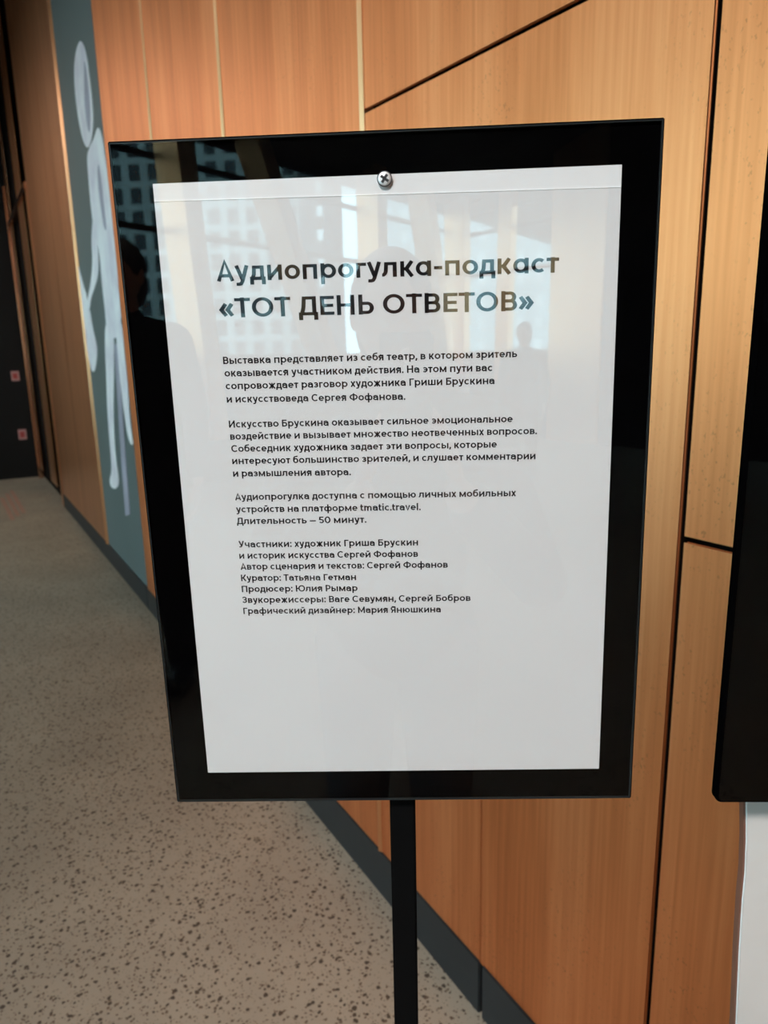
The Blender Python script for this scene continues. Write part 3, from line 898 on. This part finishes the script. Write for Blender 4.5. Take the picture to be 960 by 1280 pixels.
k = MB(); k.box(KT, .02, KW-.02, 0, .012, -.20, .10) if False else k.hexa([KT(a, z, q) for z in (0, .012) for a, q in ((.01, -.20), (KW-.01, -.20), (KW-.01, .10), (.01, .10))])
k.bevel(.002); obj('foot_plate', k, M['white'], kz)

# ------------------------------------------------------------------ people seen mirrored in the sign
def remeshed(name, mb, mt, parent, voxel=0.007, sm=4):
    o = obj(name, mb, mt, parent)
    r = o.modifiers.new('r', 'REMESH'); r.mode = 'VOXEL'; r.voxel_size = voxel; r.use_smooth_shade = True
    s_ = o.modifiers.new('s', 'SMOOTH'); s_.factor = 0.5; s_.iterations = sm
    dg = bpy.context.evaluated_depsgraph_get()
    me = bpy.data.meshes.new_from_object(o.evaluated_get(dg))
    o.modifiers.clear()
    o.data = me
    return o

def person(loc, yaw, height, label, jacket, arms, voxel=0.007, trousers=None):
    """a standing adult; arms: per side (elbow, wrist, finger direction, palm normal) in body space, y forward"""
    sc = height/1.72
    t = thing('person', (loc[0], loc[1], 0), label, 'person')
    cy, sy = math.cos(yaw), math.sin(yaw)
    def P(x, y, z):
        x, y, z = x*sc, y*sc, z*sc
        return Vector((loc[0]+x*cy-y*sy, loc[1]+x*sy+y*cy, z))
    rot = Matrix.Rotation(yaw, 3, 'Z')
    B, J, T_, Hh, Sh = MB(), MB(), MB(), MB(), MB()
    # head with face
    B.ellipsoid(P(0, .0, 1.605), .074*sc, .092*sc, .112*sc, rot)
    B.ellipsoid(P(0, .03, 1.545), .052*sc, .060*sc, .055*sc, rot)
    B.capsule(P(0, .088, 1.615), .010*sc, P(0, .104, 1.582), .014*sc, 8)
    for sx in (-1, 1):
        B.ellipsoid(P(sx*.077, -.005, 1.60), .010*sc, .022*sc, .033*sc, rot, 10)
        B.ellipsoid(P(sx*.030, .080, 1.612), .014*sc, .010*sc, .009*sc, rot, 10)
        B.capsule(P(sx*.012, .088, 1.630), .006*sc, P(sx*.046, .076, 1.632), .005*sc, 8)
    B.capsule(P(-.020, .084, 1.548), .008*sc, P(.020, .084, 1.548), .008*sc, 8)
    B.capsule(P(0, -.01, 1.40), .058*sc, P(0, .0, 1.55), .052*sc)
    # trunk
    for tgt, g in ((B, 0.0), (J, 0.014)):
        tgt.ellipsoid(P(0, 0, 1.27), (.165+g)*sc, (.105+g)*sc, (.17+g)*sc, rot)
        tgt.ellipsoid(P(0, 0, 1.08), (.145+g)*sc, (.100+g)*sc, (.16+g)*sc, rot)
        tgt.ellipsoid(P(0, -.005, .93), (.165+g)*sc, (.115+g)*sc, (.12+g)*sc, rot)
        for sx in (-1, 1):
            tgt.capsule(P(sx*.05, -.01, 1.41), (.045+g*.6)*sc, P(sx*.175, 0, 1.365), (.055+g)*sc)
    J.capsule(P(0, -.01, 1.41), .068*sc, P(0, -.012, 1.445), .066*sc)
    # legs
    for sx in (-1, 1):
        hip, kn_, an = (sx*.088, 0, .90), (sx*.098, .012, .49), (sx*.105, -.015, .09)
        B.capsule(P(*hip), .085*sc, P(*kn_), .054*sc); B.capsule(P(*kn_), .054*sc, P(*an), .036*sc)
        B.capsule(P(an[0], -.02, .05), .034*sc, P(an[0]+sx*.012, .13, .035), .028*sc)
        T_.capsule(P(*hip), .100*sc, P(*kn_), .072*sc); T_.capsule(P(*kn_), .072*sc, P(an[0], an[1], .10), .062*sc)
        Sh.capsule(P(an[0], -.035, .052), .045*sc, P(an[0], .02, .058), .046*sc)
        Sh.capsule(P(an[0], .0, .046), .044*sc, P(an[0]+sx*.014, .145, .040), .038*sc)
    T_.ellipsoid(P(0, -.005, .92), .175*sc, .125*sc, .12*sc, rot)
    # arms and hands
    for sx, (el, wr, fd, pn) in zip((-1, 1), arms):
        shd = (sx*.185, 0, 1.36)
        B.capsule(P(*shd), .046*sc, P(*el), .037*sc); B.capsule(P(*el), .037*sc, P(*wr), .026*sc)
        J.capsule(P(*shd), .066*sc, P(*el), .055*sc)
        wv, ev = Vector(wr), Vector(el)
        J.capsule(P(*el), .055*sc, P(*(ev.lerp(wv, .88))), .042*sc)
        fd = Vector(fd).normalized(); pn = Vector(pn).normalized(); ax = fd.cross(pn).normalized()*sx
        palm = wv + fd*.055
        for q in (-.026, -.009, .009, .026):
            B.capsule(P(*(wv+ax*q*.5)), .014*sc, P(*(wv+fd*.085+ax*q)), .011*sc, 8)
        for q, ln in ((-.030, .058), (-.010, .070), (.010, .078), (.030, .070)):
            r0 = wv+fd*.085+ax*q
            k1 = r0+fd*ln*.48+pn*.010; k2 = k1+fd*ln*.30+pn*.018; k3 = k2+fd*ln*.18+pn*.018
            B.capsule(P(*r0), .0088*sc, P(*k1), .0082*sc, 8); B.capsule(P(*k1), .0082*sc, P(*k2), .0078*sc, 8); B.capsule(P(*k2), .0078*sc, P(*k3), .007*sc, 8)
        t0 = wv+fd*.025+ax*.024; t1 = t0+fd*.032+ax*.026+pn*.014; t2 = t1+fd*.026+ax*.006+pn*.014
        B.capsule(P(*t0), .013*sc, P(*t1), .0105*sc, 8); B.capsule(P(*t1), .0105*sc, P(*t2), .009*sc, 8)
    # hair
    Hh.ellipsoid(P(0, -.018, 1.630), .086*sc, .098*sc, .105*sc, rot)
    Hh.ellipsoid(P(0, -.045, 1.575), .080*sc, .068*sc, .10*sc, rot)
    remeshed('body', B, M['skin'], t, 0.0055, 3)
    remeshed('jacket', J, jacket, t, voxel)
    remeshed('trousers', T_, trousers or M['trousers'], t, voxel)
    remeshed('shoes', Sh, M['phone'], t, voxel)
    remeshed('hair', Hh, M['hair'], t, 0.006)
    return t

# photographer: both hands on the phone just behind the lens
ph_loc = (-0.045, -0.47)
def inb(x, y, z, sc=1.0):     # world to the photographer's body space (no turn)
    sc = 1.645/1.72
    return ((x-ph_loc[0])/sc, (y-ph_loc[1])/sc, z/sc)
photographer = person(ph_loc, 0.0, 1.645, 'person in dark grey clothes holding up a phone, mirrored in the middle of the sign', M['jacket'],
       (((-.25, .16, 1.08), inb(-.075, -.085, 1.245), (.20, .10, 1), (.85, .05, 0.1)),
        ((.29, .16, 1.08), inb(.075, -.085, 1.245), (-.20, .10, 1), (-.85, .05, 0.1))), trousers=M['grey_cloth'])
# phone: its rear face sits just behind the camera point
def PH(a, b_, c):
    p = CAM + RT*a + UP*b_ - FW*c
    return (p[0], p[1], p[2])
phone = thing('phone', PH(0, -.115, .012), 'dark phone held up in both hands by the person mirrored in the sign', 'phone')
k = MB(); k.box(PH, -.036, .036, -.125, .030, .008, .017); k.bevel(.003, 3); obj('phone_body', k, M['phone'], phone)
k = MB(); k.box(PH, -.033, .033, -.12, .025, .0171, .0176); obj('screen', k, M['screen'], phone)
k = MB()
lo_ = [PH(.010*math.cos(2*math.pi*i/20), .010*math.sin(2*math.pi*i/20), .008) for i in range(20)]
hi_ = [PH(.009*math.cos(2*math.pi*i/20), .009*math.sin(2*math.pi*i/20), .004) for i in range(20)]
k.prism(lo_, hi_); obj('lens', k, M['screw'], phone)

rest = (((-.235, -.02, 1.10), (-.25, .06, .86), (0, .1, -1), (.8, .2, 0)), ((.235, -.02, 1.10), (.25, .06, .86), (0, .1, -1), (-.8, .2, 0)))
person((-1.24, -2.0), 0.0, 1.93, 'person in black clothes standing still, mirrored at the left edge of the sign', M['jacket_black'], rest, 0.009)
person((1.06, -7.2), 0.35, 1.78, 'small distant person in black clothes, mirrored near the right end of the heading', M['jacket_black'], rest, 0.010)
